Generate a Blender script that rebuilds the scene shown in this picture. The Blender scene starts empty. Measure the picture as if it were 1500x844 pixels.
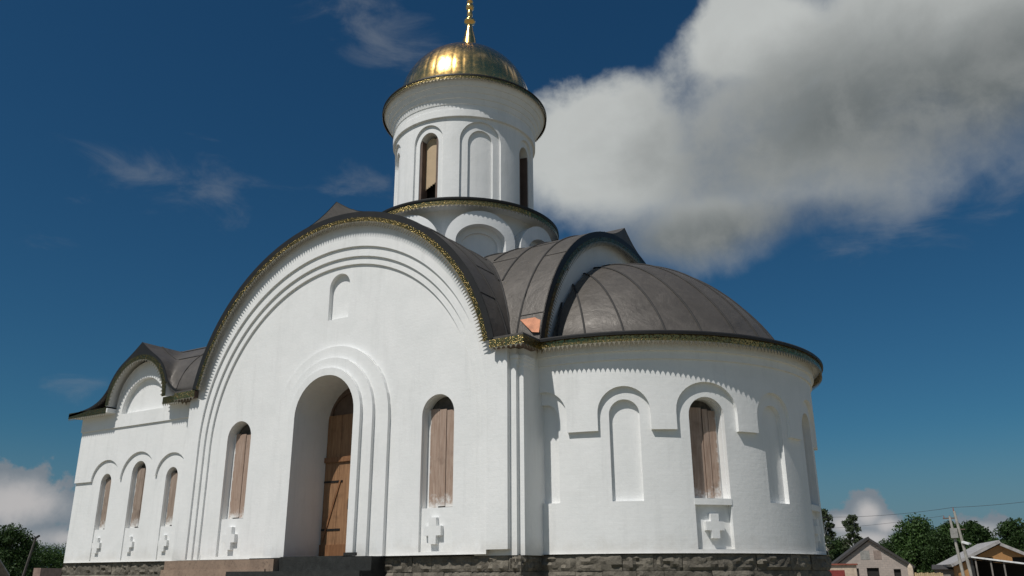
import bpy, math, random
import numpy as np
from mathutils import Vector, Matrix

random.seed(7)
rng = np.random.default_rng(7)
scn = bpy.context.scene
COL = scn.collection
R = math.radians

# ------------------------------------------------------------------ camera
CAM = Vector((15.0097, -21.1833, 1.6))
cx = Vector((0.85091641, 0.52528195, -0.00448677))
cu = Vector((0.17306225, -0.27226262, 0.94653184))
cd = Vector((-0.49597451, 0.80619597, 0.3225792))
cam_data = bpy.data.cameras.new('camera')
cam = bpy.data.objects.new('camera', cam_data)
COL.objects.link(cam)
m = Matrix((cx, cu, -cd)).transposed().to_4x4()
m.translation = CAM
cam.matrix_world = m
cam_data.sensor_width = 36.0
cam_data.lens = 36.0 * 1235.875 / 1500.0
cam_data.clip_start = 0.1
cam_data.clip_end = 6000
scn.camera = cam

# ------------------------------------------------------------------ light and exposure
SUN_EL, SUN_AZ = 55.0, 190.0          # azimuth clockwise from +Y
sd = bpy.data.lights.new('sun', 'SUN')
sd.energy = 3.5
sd.angle = R(0.5)
sd.color = (1.0, 0.965, 0.91)
sun = bpy.data.objects.new('sun', sd)
COL.objects.link(sun)
sv = Vector((math.sin(R(SUN_AZ)) * math.cos(R(SUN_EL)), math.cos(R(SUN_AZ)) * math.cos(R(SUN_EL)), math.sin(R(SUN_EL))))
sun.rotation_euler = sv.to_track_quat('Z', 'Y').to_euler()
sun.location = sv * 60
scn.view_settings.view_transform = 'Standard'
scn.view_settings.look = 'None'
scn.view_settings.exposure = 0.0
scn.view_settings.gamma = 1.0
scn.view_settings.use_curve_mapping = False
SKY = 0.06
SKY_TINT = (0.30, 0.62, 0.72)      # polarised, deep blue


class NT:
    """small helper for wiring nodes"""
    def __init__(s, tree):
        s.t = tree
        s.n = tree.nodes
        s.l = tree.links

    def node(s, kind, **kw):
        nd = s.n.new(kind)
        for k, v in kw.items():
            setattr(nd, k, v)
        return nd

    def put(s, sock, v):
        if isinstance(v, bpy.types.NodeSocket):
            s.l.new(v, sock)
        elif v is not None:
            sock.default_value = v

    def math(s, op, a, b=None, c=None, clamp=False):
        nd = s.node('ShaderNodeMath', operation=op, use_clamp=clamp)
        for i, v in enumerate((a, b, c)):
            if v is not None:
                s.put(nd.inputs[i], v)
        return nd.outputs[0]

    def vmath(s, op, a, b=None, out=0):
        nd = s.node('ShaderNodeVectorMath', operation=op)
        s.put(nd.inputs[0], a)
        if b is not None:
            s.put(nd.inputs[1], b)
        return nd.outputs[out]

    def mix(s, f, a, b, mode='MIX'):
        nd = s.node('ShaderNodeMix', data_type='RGBA', blend_type=mode)
        s.put(nd.inputs[0], f)
        s.put(nd.inputs[6], a)
        s.put(nd.inputs[7], b)
        return nd.outputs[2]

    def ramp(s, f, stops):
        nd = s.node('ShaderNodeValToRGB')
        els = nd.color_ramp.elements
        while len(els) < len(stops):
            els.new(0.5)
        for e, (p, c) in zip(els, stops):
            e.position = p
            e.color = (c, c, c, 1) if isinstance(c, (int, float)) else (*c[:3], 1)
        s.put(nd.inputs[0], f)
        return nd.outputs[0]

    def smooth(s, v, a, b):
        nd = s.node('ShaderNodeMapRange', interpolation_type='SMOOTHSTEP')
        s.put(nd.inputs[0], v)
        nd.inputs[1].default_value = a
        nd.inputs[2].default_value = b
        return nd.outputs[0]

    def noise(s, vec, scale, detail=4, rough=0.55, dist=0.0, lac=2.0):
        nd = s.node('ShaderNodeTexNoise')
        nd.inputs['Scale'].default_value = scale
        nd.inputs['Detail'].default_value = detail
        nd.inputs['Roughness'].default_value = rough
        nd.inputs['Distortion'].default_value = dist
        nd.inputs['Lacunarity'].default_value = lac
        if vec is not None:
            s.l.new(vec, nd.inputs['Vector'])
        return nd.outputs['Fac']


# ------------------------------------------------------------------ sky
world = bpy.data.worlds.new('World')
scn.world = world
world.use_nodes = True
world.node_tree.nodes.clear()
w = NT(world.node_tree)
sky = w.node('ShaderNodeTexSky', sky_type='NISHITA', sun_disc=False)
sky.sun_elevation = R(SUN_EL)
sky.sun_rotation = R(SUN_AZ)
sky.altitude = 150
sky.air_density = 1.0
sky.dust_density = 0.6
sky.ozone_density = 2.0
tc = w.node('ShaderNodeTexCoord')
D = w.vmath('NORMALIZE', tc.outputs['Generated'])


def dir_of(px, py):
    """direction in the sky, from the bearing it has in the photograph"""
    return (cd * 1235.875 + cx * (px - 750) + cu * (422 - py)).normalized()


def blob(px, py, rx, ry, rot=0.0):
    c = dir_of(px, py)
    e1 = Vector((0, 0, 1)).cross(c).normalized() * -1.0
    e2 = e1.cross(c).normalized()
    if e2.z < 0:
        e2 = -e2
    a = R(rot)
    f1 = (e1 * math.cos(a) + e2 * math.sin(a))
    f2 = (-e1 * math.sin(a) + e2 * math.cos(a))
    k = 1.0 / math.sqrt(1 + ((px - 750) ** 2 + (py - 422) ** 2) / 1235.875 ** 2)
    dc = w.math('MAXIMUM', w.vmath('DOT_PRODUCT', D, tuple(c), 1), 0.05)
    p = w.math('DIVIDE', w.vmath('DOT_PRODUCT', D, tuple(f1), 1), dc)
    q = w.math('DIVIDE', w.vmath('DOT_PRODUCT', D, tuple(f2), 1), dc)
    p = w.math('MULTIPLY', p, 1235.875 / (rx * k))
    q = w.math('MULTIPLY', q, 1235.875 / (ry * k))
    r2 = w.math('ADD', w.math('MULTIPLY', p, p), w.math('MULTIPLY', q, q))
    return w.math('SUBTRACT', 1.0, w.math('SQRT', r2))


def union(items):
    v = items[0]
    for i in items[1:]:
        nd = w.node('ShaderNodeMath', operation='SMOOTH_MAX')
        w.put(nd.inputs[0], v)
        w.put(nd.inputs[1], i)
        nd.inputs[2].default_value = 0.25
        v = nd.outputs[0]
    return v


n_big = w.noise(D, 5.0, 9, 0.56, 0.3)
n_fine = w.noise(D, 16.0, 7, 0.6, 0.2)
edge = w.math('ADD', w.math('MULTIPLY', w.math('SUBTRACT', n_big, 0.5), 1.45), w.math('MULTIPLY', w.math('SUBTRACT', n_fine, 0.5), 0.5))
big = union([blob(1190, 195, 330, 165, 8), blob(915, 255, 200, 125, 0), blob(1360, 70, 420, 150, 6), blob(1040, 330, 190, 80, 6), blob(1110, 60, 130, 90, 0)])
up = w.smooth(w.vmath('DOT_PRODUCT', D, tuple((dir_of(950, 60) - dir_of(1150, 420)).normalized()), 1), -0.02, 0.22)      # crisp on its sunlit upper left side, frayed below
soft = w.math('SUBTRACT', 0.85, w.math('MULTIPLY', up, 0.66))
dens_big = w.math('DIVIDE', w.math('ADD', w.math('ADD', big, edge), 0.10), soft, clamp=True)
dens_big = w.smooth(dens_big, 0.0, 1.0)
low = union([blob(1272, 752, 36, 34, 0), blob(1300, 768, 32, 24, 0), blob(1236, 768, 44, 26, 0), blob(1265, 792, 80, 26, 0), blob(1430, 782, 62, 30, 10), blob(1340, 812, 220, 26, 0), blob(30, 735, 130, 60, 0), blob(120, 790, 130, 30, 0)])
edge2 = w.math('ADD', w.math('MULTIPLY', w.math('SUBTRACT', n_fine, 0.5), 1.8), w.math('MULTIPLY', w.math('SUBTRACT', w.noise(D, 45.0, 5, 0.6), 0.5), 1.3))
dens_low = w.smooth(w.math('ADD', low, edge2), 0.0, 0.28)
n_str = w.node('ShaderNodeMapping')
n_str.inputs['Scale'].default_value = (1.0, 1.0, 2.6)
w.l.new(D, n_str.inputs['Vector'])
n_wisp = w.noise(n_str.outputs[0], 9.0, 8, 0.62, 0.5)
wisp = union([blob(560, 60, 150, 95, -20), blob(545, 272, 90, 45, 0), blob(225, 255, 180, 70, 0), blob(85, 352, 80, 26, -5), blob(118, 572, 75, 34, 0), blob(1350, 300, 150, 60, 20), blob(1470, 285, 120, 50, 20)])
dens_wisp = w.math('MULTIPLY', w.smooth(w.math('ADD', wisp, w.math('MULTIPLY', w.math('SUBTRACT', n_wisp, 0.5), 3.4)), 0.2, 1.6), 0.34)
# clouds elsewhere in the sky (seen only in reflections and as light)
rest = w.math('MULTIPLY', w.smooth(w.noise(D, 2.2, 8, 0.55, 0.2), 0.52, 0.66), w.smooth(w.vmath('DOT_PRODUCT', D, tuple(cd), 1), 0.68, 0.5))
rest = w.math('MULTIPLY', rest, w.smooth(w.vmath('DOT_PRODUCT', D, (0, 0, 1), 1), 0.02, 0.2))
# brightness of the big cloud: sunlit upper left rim, grey thick belly
core = union([blob(1230, 175, 300, 120, 8), blob(1380, 150, 300, 110, 8), blob(1060, 345, 260, 60, 4)])
belly = w.smooth(w.math('ADD', core, w.math('ADD', w.math('MULTIPLY', w.math('SUBTRACT', n_big, 0.5), 1.3), w.math('MULTIPLY', w.math('SUBTRACT', n_fine, 0.5), 0.5))), -0.55, 0.85)
c_big = w.mix(belly, (0.50, 0.52, 0.51, 1), (0.15, 0.168, 0.172, 1))
c_big = w.mix(w.math('MULTIPLY', w.smooth(n_fine, 0.35, 0.7), 0.25), c_big, (0.42, 0.43, 0.42, 1))
c_low = w.mix(w.smooth(w.math('ADD', low, w.math('SUBTRACT', n_fine, 0.5)), 0.25, 0.9), (0.185, 0.22, 0.255, 1), (0.46, 0.45, 0.45, 1))
# a slightly deeper, polarised blue
hs = w.node('ShaderNodeHueSaturation')
hs.inputs['Saturation'].default_value = 1.18
hs.inputs['Value'].default_value = 1.0
w.l.new(sky.outputs[0], hs.inputs['Color'])
skyc = w.mix(1.0, hs.outputs[0], (SKY * SKY_TINT[0], SKY * SKY_TINT[1], SKY * SKY_TINT[2], 1), 'MULTIPLY')
col = w.mix(dens_wisp, skyc, (0.26, 0.28, 0.30, 1))
col = w.mix(rest, col, (0.45, 0.46, 0.46, 1))
hz = w.math('MULTIPLY', w.smooth(w.vmath('DOT_PRODUCT', D, (0, 0, 1), 1), 0.16, 0.0), 0.75)
col = w.mix(hz, col, (0.13, 0.178, 0.245, 1))
col = w.mix(dens_low, col, c_low)
col = w.mix(dens_big, col, c_big)
bg = w.node('ShaderNodeBackground')
bg.inputs['Strength'].default_value = 1.0
w.l.new(col, bg.inputs['Color'])
wo = w.node('ShaderNodeOutputWorld')
w.l.new(bg.outputs[0], wo.inputs[0])


# ------------------------------------------------------------------ materials
def new_mat(name):
    mt = bpy.data.materials.new(name)
    mt.use_nodes = True
    mt.node_tree.nodes.clear()
    t = NT(mt.node_tree)
    b = t.node('ShaderNodeBsdfPrincipled')
    o = t.node('ShaderNodeOutputMaterial')
    t.l.new(b.outputs[0], o.inputs[0])
    return mt, t, b


def bump(t, b, h, strength, dist):
    n = t.node('ShaderNodeBump')
    n.inputs['Strength'].default_value = strength
    n.inputs['Distance'].default_value = dist
    t.l.new(h, n.inputs['Height'])
    t.l.new(n.outputs[0], b.inputs['Normal'])


def obj_co(t):
    return t.node('ShaderNodeTexCoord').outputs['Object']


def plain(name, c, rough=0.7, metal=0.0, var=0.25, scale=3.0, bscale=40.0, bdist=0.004):
    mt, t, b = new_mat(name)
    co = obj_co(t)
    n = t.noise(co, scale, 6, 0.6)
    f = t.ramp(n, [(0.3, 1 - var), (0.7, 1 + var)])
    t.put(b.inputs['Base Color'], t.mix(1.0, (*c, 1), f, 'MULTIPLY'))
    b.inputs['Roughness'].default_value = rough
    b.inputs['Metallic'].default_value = metal
    bump(t, b, t.noise(co, bscale, 4), 0.5, bdist)
    return mt


def mat_white():
    mt, t, b = new_mat('white_paint')
    uv = t.node('ShaderNodeUVMap', uv_map='UVMap').outputs[0]
    co = obj_co(t)
    br = t.node('ShaderNodeTexBrick')
    br.inputs['Scale'].default_value = 1.0
    br.inputs['Brick Width'].default_value = 0.26
    br.inputs['Row Height'].default_value = 0.078
    br.inputs['Mortar Size'].default_value = 0.008
    br.inputs['Mortar Smooth'].default_value = 1.0
    br.inputs['Color1'].default_value = (0.75, 0.75, 0.75, 1)
    br.inputs['Color2'].default_value = (1, 1, 1, 1)
    br.inputs['Mortar'].default_value = (0.2, 0.2, 0.2, 1)
    t.l.new(uv, br.inputs['Vector'])
    n1 = t.noise(co, 1.3, 6, 0.62)
    n2 = t.noise(co, 9.0, 5, 0.6)
    f = t.ramp(n1, [(0.3, (0.755, 0.76, 0.75)), (0.7, (0.82, 0.82, 0.81))])
    # faint run-off stains, thin coat over the brickwork
    st = t.node('ShaderNodeMapping')
    st.inputs['Scale'].default_value = (3.0, 3.0, 0.35)
    t.l.new(co, st.inputs['Vector'])
    f2 = t.ramp(t.noise(st.outputs[0], 1.6, 6, 0.65), [(0.52, 1.0), (0.8, 0.9)])
    sp = t.node('ShaderNodeSeparateXYZ')
    t.l.new(co, sp.inputs[0])
    n3 = t.noise(co, 2.2, 7, 0.7)
    foot = t.smooth(t.math('ADD', sp.outputs[2], t.math('MULTIPLY', t.math('SUBTRACT', n3, 0.5), 0.9)), 2.42, 2.0)
    patch = t.smooth(t.noise(co, 0.55, 3, 0.5, 0.8), 0.6, 0.63)
    c0 = t.mix(t.math('MULTIPLY', foot, 0.30), t.mix(1.0, f, f2, 'MULTIPLY'), (0.46, 0.42, 0.36, 1))
    t.put(b.inputs['Base Color'], t.mix(t.math('MULTIPLY', patch, 0.10), c0, (0.62, 0.62, 0.60, 1)))
    b.inputs['Roughness'].default_value = 0.62
    b.inputs['Specular IOR Level'].default_value = 0.3
    h = t.math('ADD', t.math('MULTIPLY', br.outputs['Color'], 0.16), t.math('ADD', t.math('MULTIPLY', n2, 1.2), t.math('MULTIPLY', t.noise(co, 40.0, 3), 0.3)))
    bump(t, b, h, 0.36, 0.012)
    return mt


def mat_lead():
    mt, t, b = new_mat('roof_sheet')
    co = obj_co(t)
    n1 = t.noise(co, 1.5, 7, 0.6, 0.4)
    n2 = t.noise(co, 6.0, 6, 0.7)
    c = t.mix(n1, (0.062, 0.055, 0.048, 1), (0.135, 0.120, 0.106, 1))
    c = t.mix(t.math('MULTIPLY', t.smooth(n2, 0.55, 0.8), 0.35), c, (0.17, 0.16, 0.15, 1))
    t.put(b.inputs['Base Color'], c)
    b.inputs['Metallic'].default_value = 0.25
    t.put(b.inputs['Roughness'], t.ramp(n2, [(0.3, 0.42), (0.7, 0.6)]))
    bump(t, b, t.math('ADD', n1, t.math('MULTIPLY', n2, 0.2)), 0.45, 0.09)
    return mt


def mat_gold(name, rough, emb=False, tone=1.0):
    mt, t, b = new_mat(name)
    co = obj_co(t)
    n = t.noise(co, 2.5, 5, 0.6)
    b.inputs['Metallic'].default_value = 1.0
    if emb:
        vo = t.node('ShaderNodeTexVoronoi', feature='SMOOTH_F1')
        vo.inputs['Scale'].default_value = 14
        t.l.new(co, vo.inputs['Vector'])
        holes = t.smooth(t.noise(co, 26.0, 2, 0.5), 0.53, 0.58)
        c = t.mix(n, (0.20 * tone, 0.15 * tone, 0.06 * tone, 1), (0.48 * tone, 0.35 * tone, 0.135 * tone, 1))
        t.put(b.inputs['Base Color'], t.mix(holes, c, (0.13 * tone, 0.105 * tone, 0.055 * tone, 1)))
        t.put(b.inputs['Roughness'], t.math('ADD', rough, t.math('MULTIPLY', holes, 0.3)))
        bump(t, b, t.math('SUBTRACT', vo.outputs['Distance'], t.math('MULTIPLY', holes, 0.3)), 0.5, 0.022)
    else:
        t.put(b.inputs['Base Color'], t.mix(n, (0.76, 0.45, 0.14, 1), (0.90, 0.58, 0.20, 1)))
        t.put(b.inputs['Roughness'], t.ramp(t.noise(co, 7.0, 5), [(0.3, rough * 0.8), (0.7, rough * 1.25)]))
        bump(t, b, t.noise(co, 5.0, 4), 0.25, 0.02)
        b.inputs['Coat Weight'].default_value = 1.0
        b.inputs['Coat Roughness'].default_value = 0.06
    return mt


def mat_wood(name, c1, c2, rough=0.7, smear=0.0, scale=1.0):
    """boards with grain along z; smear = white plaster slopped over the edges (UV 0..1 across the opening)"""
    mt, t, b = new_mat(name)
    co = obj_co(t)
    mp = t.node('ShaderNodeMapping')
    mp.inputs['Scale'].default_value = (9 * scale, 9 * scale, 0.7 * scale)
    t.l.new(co, mp.inputs['Vector'])
    n = t.noise(mp.outputs[0], 2.2, 8, 0.68, 0.6)
    n2 = t.noise(co, 2.4, 5, 0.6)
    c = t.mix(t.ramp(n, [(0.32, 0), (0.68, 1)]), (*c1, 1), (*c2, 1))
    c = t.mix(t.math('MULTIPLY', t.smooth(n2, 0.5, 0.75), 0.5), c, tuple(x * 0.45 for x in c1) + (1,))
    if smear:
        uv = t.node('ShaderNodeUVMap', uv_map='UVMap').outputs[0]
        sp = t.node('ShaderNodeSeparateXYZ')
        t.l.new(uv, sp.inputs[0])
        ex = t.math('ABSOLUTE', t.math('SUBTRACT', sp.outputs[0], 0.5))
        ez = t.math('SUBTRACT', 0.5, sp.outputs[1])
        e = t.math('MAXIMUM', t.math('MULTIPLY', ex, 2.0), t.math('MULTIPLY', ez, 2.0))
        nz = t.noise(co, 5.5, 6, 0.7)
        msk = t.smooth(t.math('ADD', e, t.math('MULTIPLY', t.math('SUBTRACT', nz, 0.5), 0.9)), 1.0 - smear, 1.28 - smear)
        c = t.mix(t.math('MULTIPLY', msk, 0.85), c, (0.7, 0.7, 0.68, 1))
    t.put(b.inputs['Base Color'], c)
    b.inputs['Roughness'].default_value = rough
    bump(t, b, n, 0.5, 0.01)
    return mt


def mat_stone(name, c1, c2, scale=2.0, bd=0.05):
    mt, t, b = new_mat(name)
    co = obj_co(t)
    n1 = t.noise(co, scale, 8, 0.68, 0.5)
    n2 = t.noise(co, scale * 7, 6, 0.7)
    c = t.mix(t.ramp(n1, [(0.32, 0), (0.68, 1)]), (*c1, 1), (*c2, 1))
    c = t.mix(t.math('MULTIPLY', t.smooth(n2, 0.5, 0.75), 0.6), c, tuple(x * 0.35 for x in c1) + (1,))
    geo = t.node('ShaderNodeNewGeometry')
    c = t.mix(1.0, c, t.ramp(geo.outputs['Random Per Island'], [(0, 0.7), (1, 1.25)]), 'MULTIPLY')
    t.put(b.inputs['Base Color'], c)
    b.inputs['Roughness'].default_value = 0.9
    bump(t, b, t.math('ADD', n1, t.math('MULTIPLY', n2, 0.5)), 0.9, bd)
    return mt


def mat_leaf(name, c1, c2):
    mt, t, b = new_mat(name)
    geo = t.node('ShaderNodeNewGeometry')
    c = t.mix(geo.outputs['Random Per Island'], (*c1, 1), (*c2, 1))
    t.put(b.inputs['Base Color'], c)
    b.inputs['Roughness'].default_value = 0.6
    b.inputs['Specular IOR Level'].default_value = 0.25
    tr = t.node('ShaderNodeBsdfTranslucent')
    t.l.new(c, tr.inputs[0])
    mx = t.node('ShaderNodeMixShader')
    mx.inputs[0].default_value = 0.25
    t.l.new(b.outputs[0], mx.inputs[1])
    t.l.new(tr.outputs[0], mx.inputs[2])
    t.l.new(mx.outputs[0], [n for n in t.n if n.type == 'OUTPUT_MATERIAL'][0].inputs[0])
    return mt


M = dict(
    white=mat_white(),
    lead=mat_lead(),
    seam=plain('roof_seam', (0.03, 0.028, 0.027), 0.8, 0.0),
    edge=plain('roof_edge', (0.018, 0.017, 0.016), 0.5, 0.3),
    gold=mat_gold('gilded_dome', 0.25),
    trim=mat_gold('gilt_fretwork', 0.27, True),
    trim_dark=mat_gold('dark_fretwork', 0.27, True, 0.55),  # same fretwork pattern in a darker tone, for the arches and narthex
    teeth=plain('grey_fretwork', (0.30, 0.26, 0.19), 0.45, 0.75, 0.3, 12.0),  # hanging teeth, greyer than the band above them
    copper=plain('copper_sheet', (0.34, 0.15, 0.085), 0.55, 0.5, 0.35),
    board=mat_wood('weathered_boards', (0.28, 0.185, 0.135), (0.43, 0.325, 0.26), smear=0.24),
    board_dark=mat_wood('dark_weathered_boards', (0.20, 0.145, 0.11), (0.37, 0.29, 0.235), smear=0.3),
    door=mat_wood('varnished_door', (0.19, 0.095, 0.045), (0.36, 0.20, 0.10), 0.6),
    door_beam=mat_wood('door_beam', (0.16, 0.07, 0.03), (0.30, 0.15, 0.07), 0.5),
    ply=plain('plywood', (0.50, 0.37, 0.23), 0.7, 0, 0.08),
    dark=plain('dark_interior', (0.02, 0.018, 0.016), 0.9),
    recess=plain('window_back', (0.085, 0.078, 0.07), 0.9, 0, 0.4, 8.0),
    frame=plain('brown_frame', (0.12, 0.08, 0.06), 0.7),
    stone=mat_stone('rough_stone', (0.10, 0.088, 0.07), (0.22, 0.195, 0.155), 3.0, 0.05),
    black=mat_stone('black_granite', (0.012, 0.013, 0.012), (0.03, 0.032, 0.03), 5, 0.015),
    brownc=mat_stone('brown_concrete', (0.22, 0.155, 0.115), (0.36, 0.26, 0.19), 1.4, 0.02),
    ground=None,
)


# ------------------------------------------------------------------ mesh building
class MB:
    def __init__(s):
        s.v, s.f, s.uv, s.mi = [], [], [], []

    def face(s, pts, uv=None, mi=0):
        i = len(s.v)
        s.v += [tuple(p) for p in pts]
        s.f.append(tuple(range(i, i + len(pts))))
        s.uv += list(uv) if uv else [(p[0] + p[1], p[2]) for p in pts]
        s.mi.append(mi)

    def box(s, a, b, mi=0):
        x0, y0, z0 = a
        x1, y1, z1 = b
        c = [(x0, y0, z0), (x1, y0, z0), (x1, y1, z0), (x0, y1, z0), (x0, y0, z1), (x1, y0, z1), (x1, y1, z1), (x0, y1, z1)]
        for q in ((0, 3, 2, 1), (4, 5, 6, 7), (0, 1, 5, 4), (1, 2, 6, 5), (2, 3, 7, 6), (3, 0, 4, 7)):
            s.face([c[k] for k in q], None, mi)

    def bar(s, p, q, w_, h_=None, mi=0, up=(0, 0, 1)):
        p, q = Vector(p), Vector(q)
        h_ = h_ or w_
        d_ = (q - p).normalized()
        u_ = Vector(up)
        if abs(d_.dot(u_)) > 0.98:
            u_ = Vector((1, 0, 0))
        r_ = d_.cross(u_).normalized() * w_ / 2
        t_ = r_.cross(d_).normalized() * h_ / 2
        A = [p - r_ - t_, p + r_ - t_, p + r_ + t_, p - r_ + t_]
        B = [q - r_ - t_, q + r_ - t_, q + r_ + t_, q - r_ + t_]
        for k in range(4):
            s.face([A[k], A[(k + 1) % 4], B[(k + 1) % 4], B[k]], None, mi)
        s.face(A[::-1], None, mi)
        s.face(B, None, mi)

    def tube(s, pts, rad, n=8, mi=0):
        rings = []
        for i, p in enumerate(pts):
            p = Vector(p)
            a = Vector(pts[max(0, i - 1)])
            b = Vector(pts[min(len(pts) - 1, i + 1)])
            d_ = (b - a).normalized()
            u_ = Vector((0, 0, 1)) if abs(d_.z) < 0.9 else Vector((1, 0, 0))
            x_ = d_.cross(u_).normalized()
            y_ = x_.cross(d_)
            r_ = rad[i] if isinstance(rad, (list, tuple)) else rad
            rings.append([p + (x_ * math.cos(2 * math.pi * k / n) + y_ * math.sin(2 * math.pi * k / n)) * r_ for k in range(n)])
        for a, b in zip(rings, rings[1:]):
            for k in range(n):
                s.face([a[k], a[(k + 1) % n], b[(k + 1) % n], b[k]], None, mi)
        s.face(rings[-1], None, mi)
        s.face(rings[0][::-1], None, mi)

    def lathe(s, prof, c=(0, 0), a0=0.0, a1=360.0, n=96, mi=0, rmod=None):
        for k in range(n):
            t0, t1 = R(a0 + (a1 - a0) * k / n), R(a0 + (a1 - a0) * (k + 1) / n)
            for (r0, z0), (r1, z1) in zip(prof, prof[1:]):
                f0 = rmod(t0) if rmod else 1.0
                f1 = rmod(t1) if rmod else 1.0
                P = [(c[0] + r0 * f0 * math.cos(t0), c[1] + r0 * f0 * math.sin(t0), z0), (c[0] + r0 * f1 * math.cos(t1), c[1] + r0 * f1 * math.sin(t1), z0),
                     (c[0] + r1 * f1 * math.cos(t1), c[1] + r1 * f1 * math.sin(t1), z1), (c[0] + r1 * f0 * math.cos(t0), c[1] + r1 * f0 * math.sin(t0), z1)]
                U = [(r0 * t0, z0), (r0 * t1, z0), (r1 * t1, z1), (r1 * t0, z1)]
                if r1 < 1e-6:
                    P, U = P[:3], U[:3]
                elif r0 < 1e-6:
                    P, U = [P[0], P[2], P[3]], [U[0], U[2], U[3]]
                s.face(P, U, mi)

    def prism(s, poly, z0, z1, mi=0):
        n = len(poly)
        for k in range(n):
            a, b = poly[k], poly[(k + 1) % n]
            L = math.hypot(b[0] - a[0], b[1] - a[1])
            s.face([(*a, z0), (*b, z0), (*b, z1), (*a, z1)], [(0, z0), (L, z0), (L, z1), (0, z1)], mi)
        s.face([(*p, z1) for p in poly], None, mi)
        s.face([(*p, z0) for p in poly[::-1]], None, mi)

    def build(s, name, mats, parent=None, smooth=None, merge=True, solid=None):
        me = bpy.data.meshes.new(name)
        me.from_pydata(s.v, [], s.f)
        ul = me.uv_layers.new(name='UVMap')
        ul.data.foreach_set('uv', np.array(s.uv, dtype=np.float32).ravel())
        mats = mats if isinstance(mats, (list, tuple)) else [mats]
        for mt in mats:
            me.materials.append(mt)
        me.polygons.foreach_set('material_index', s.mi)
        if merge:
            import bmesh
            bm = bmesh.new()
            bm.from_mesh(me)
            bmesh.ops.remove_doubles(bm, verts=bm.verts, dist=0.0004)
            bmesh.ops.recalc_face_normals(bm, faces=bm.faces)
            bm.to_mesh(me)
            bm.free()
        me.update()
        o = bpy.data.objects.new(name, me)
        COL.objects.link(o)
        if parent:
            o.parent = parent
        if smooth:
            for p in me.polygons:
                p.use_smooth = True
            if smooth < 180:
                me.set_sharp_from_angle(angle=R(smooth))
        if solid:
            md = o.modifiers.new('thickness', 'SOLIDIFY')
            md.thickness = solid
            md.offset = -1
        return o


def tag(o, label=None, cat=None, group=None, kind=None):
    for k, v in (('label', label), ('category', cat), ('group', group), ('kind', kind)):
        if v:
            o[k] = v
    return o


def empty(name, loc, rz=0.0):
    o = bpy.data.objects.new(name, None)
    COL.objects.link(o)
    o.location = loc
    o.rotation_euler = (0, 0, rz)
    return o


# ---- relief: a wall given as nested regions set forward or back on a (curved) sheet
class Reg:
    def __init__(s, s0, s1, lo, hi, d, holes=(), back=True, brk=()):
        s.s0, s.s1, s.d, s.holes, s.back, s.brk = s0, s1, d, list(holes), back, list(brk)
        s.lo = lo if callable(lo) else (lambda x, v=lo: v)
        s.hi = hi if callable(hi) else (lambda x, v=hi: v)


def arch(c, hw, lo, spring, rise, d, holes=(), back=True, n=14):
    hi = lambda x: spring + rise * math.sqrt(max(0.0, 1 - ((x - c) / hw) ** 2))
    return Reg(c - hw, c + hw, lo, hi, d, holes, back, [c - hw * math.cos(math.pi * k / n) for k in range(1, n)])


def relief(mb, mp, reg, step, us=1.0):
    E = 1e-6

    def q(pts):
        P = [mp(*p) for p in pts]
        mb.face(P, [(p[0] * us, p[1]) for p in pts])

    br = {reg.s0, reg.s1} | set(reg.brk)
    k = max(1, int(math.ceil((reg.s1 - reg.s0) / step)))
    br |= {reg.s0 + (reg.s1 - reg.s0) * i / k for i in range(k + 1)}
    for h in reg.holes:
        br |= {h.s0, h.s1} | set(h.brk)
    br = sorted(b for b in br if reg.s0 - 1e-9 <= b <= reg.s1 + 1e-9)
    bb = [br[0]]
    for b in br[1:]:
        if b - bb[-1] > 2e-5:
            bb.append(b)
    for a, b in zip(bb, bb[1:]):
        mid = (a + b) / 2
        act = sorted((h for h in reg.holes if h.s0 < mid < h.s1), key=lambda h: h.lo(mid))
        a_, b_ = a + E, b - E
        za, zb = reg.lo(a_), reg.lo(b_)
        for h in act:
            ya, yb = h.lo(a_), h.lo(b_)
            if ya - za > 1e-4 or yb - zb > 1e-4:
                q([(a, za, reg.d), (b, zb, reg.d), (b, yb, reg.d), (a, ya, reg.d)])
            za, zb = h.hi(a_), h.hi(b_)
        ya, yb = reg.hi(a_), reg.hi(b_)
        if ya - za > 1e-4 or yb - zb > 1e-4:
            q([(a, za, reg.d), (b, zb, reg.d), (b, yb, reg.d), (a, ya, reg.d)])
    for h in reg.holes:
        rim(mb, mp, h, reg.d, h.d, step, us, (h.s0 > reg.s0 + 1e-5, h.s1 < reg.s1 - 1e-5))
        if h.back:
            relief(mb, mp, h, step, us)


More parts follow.
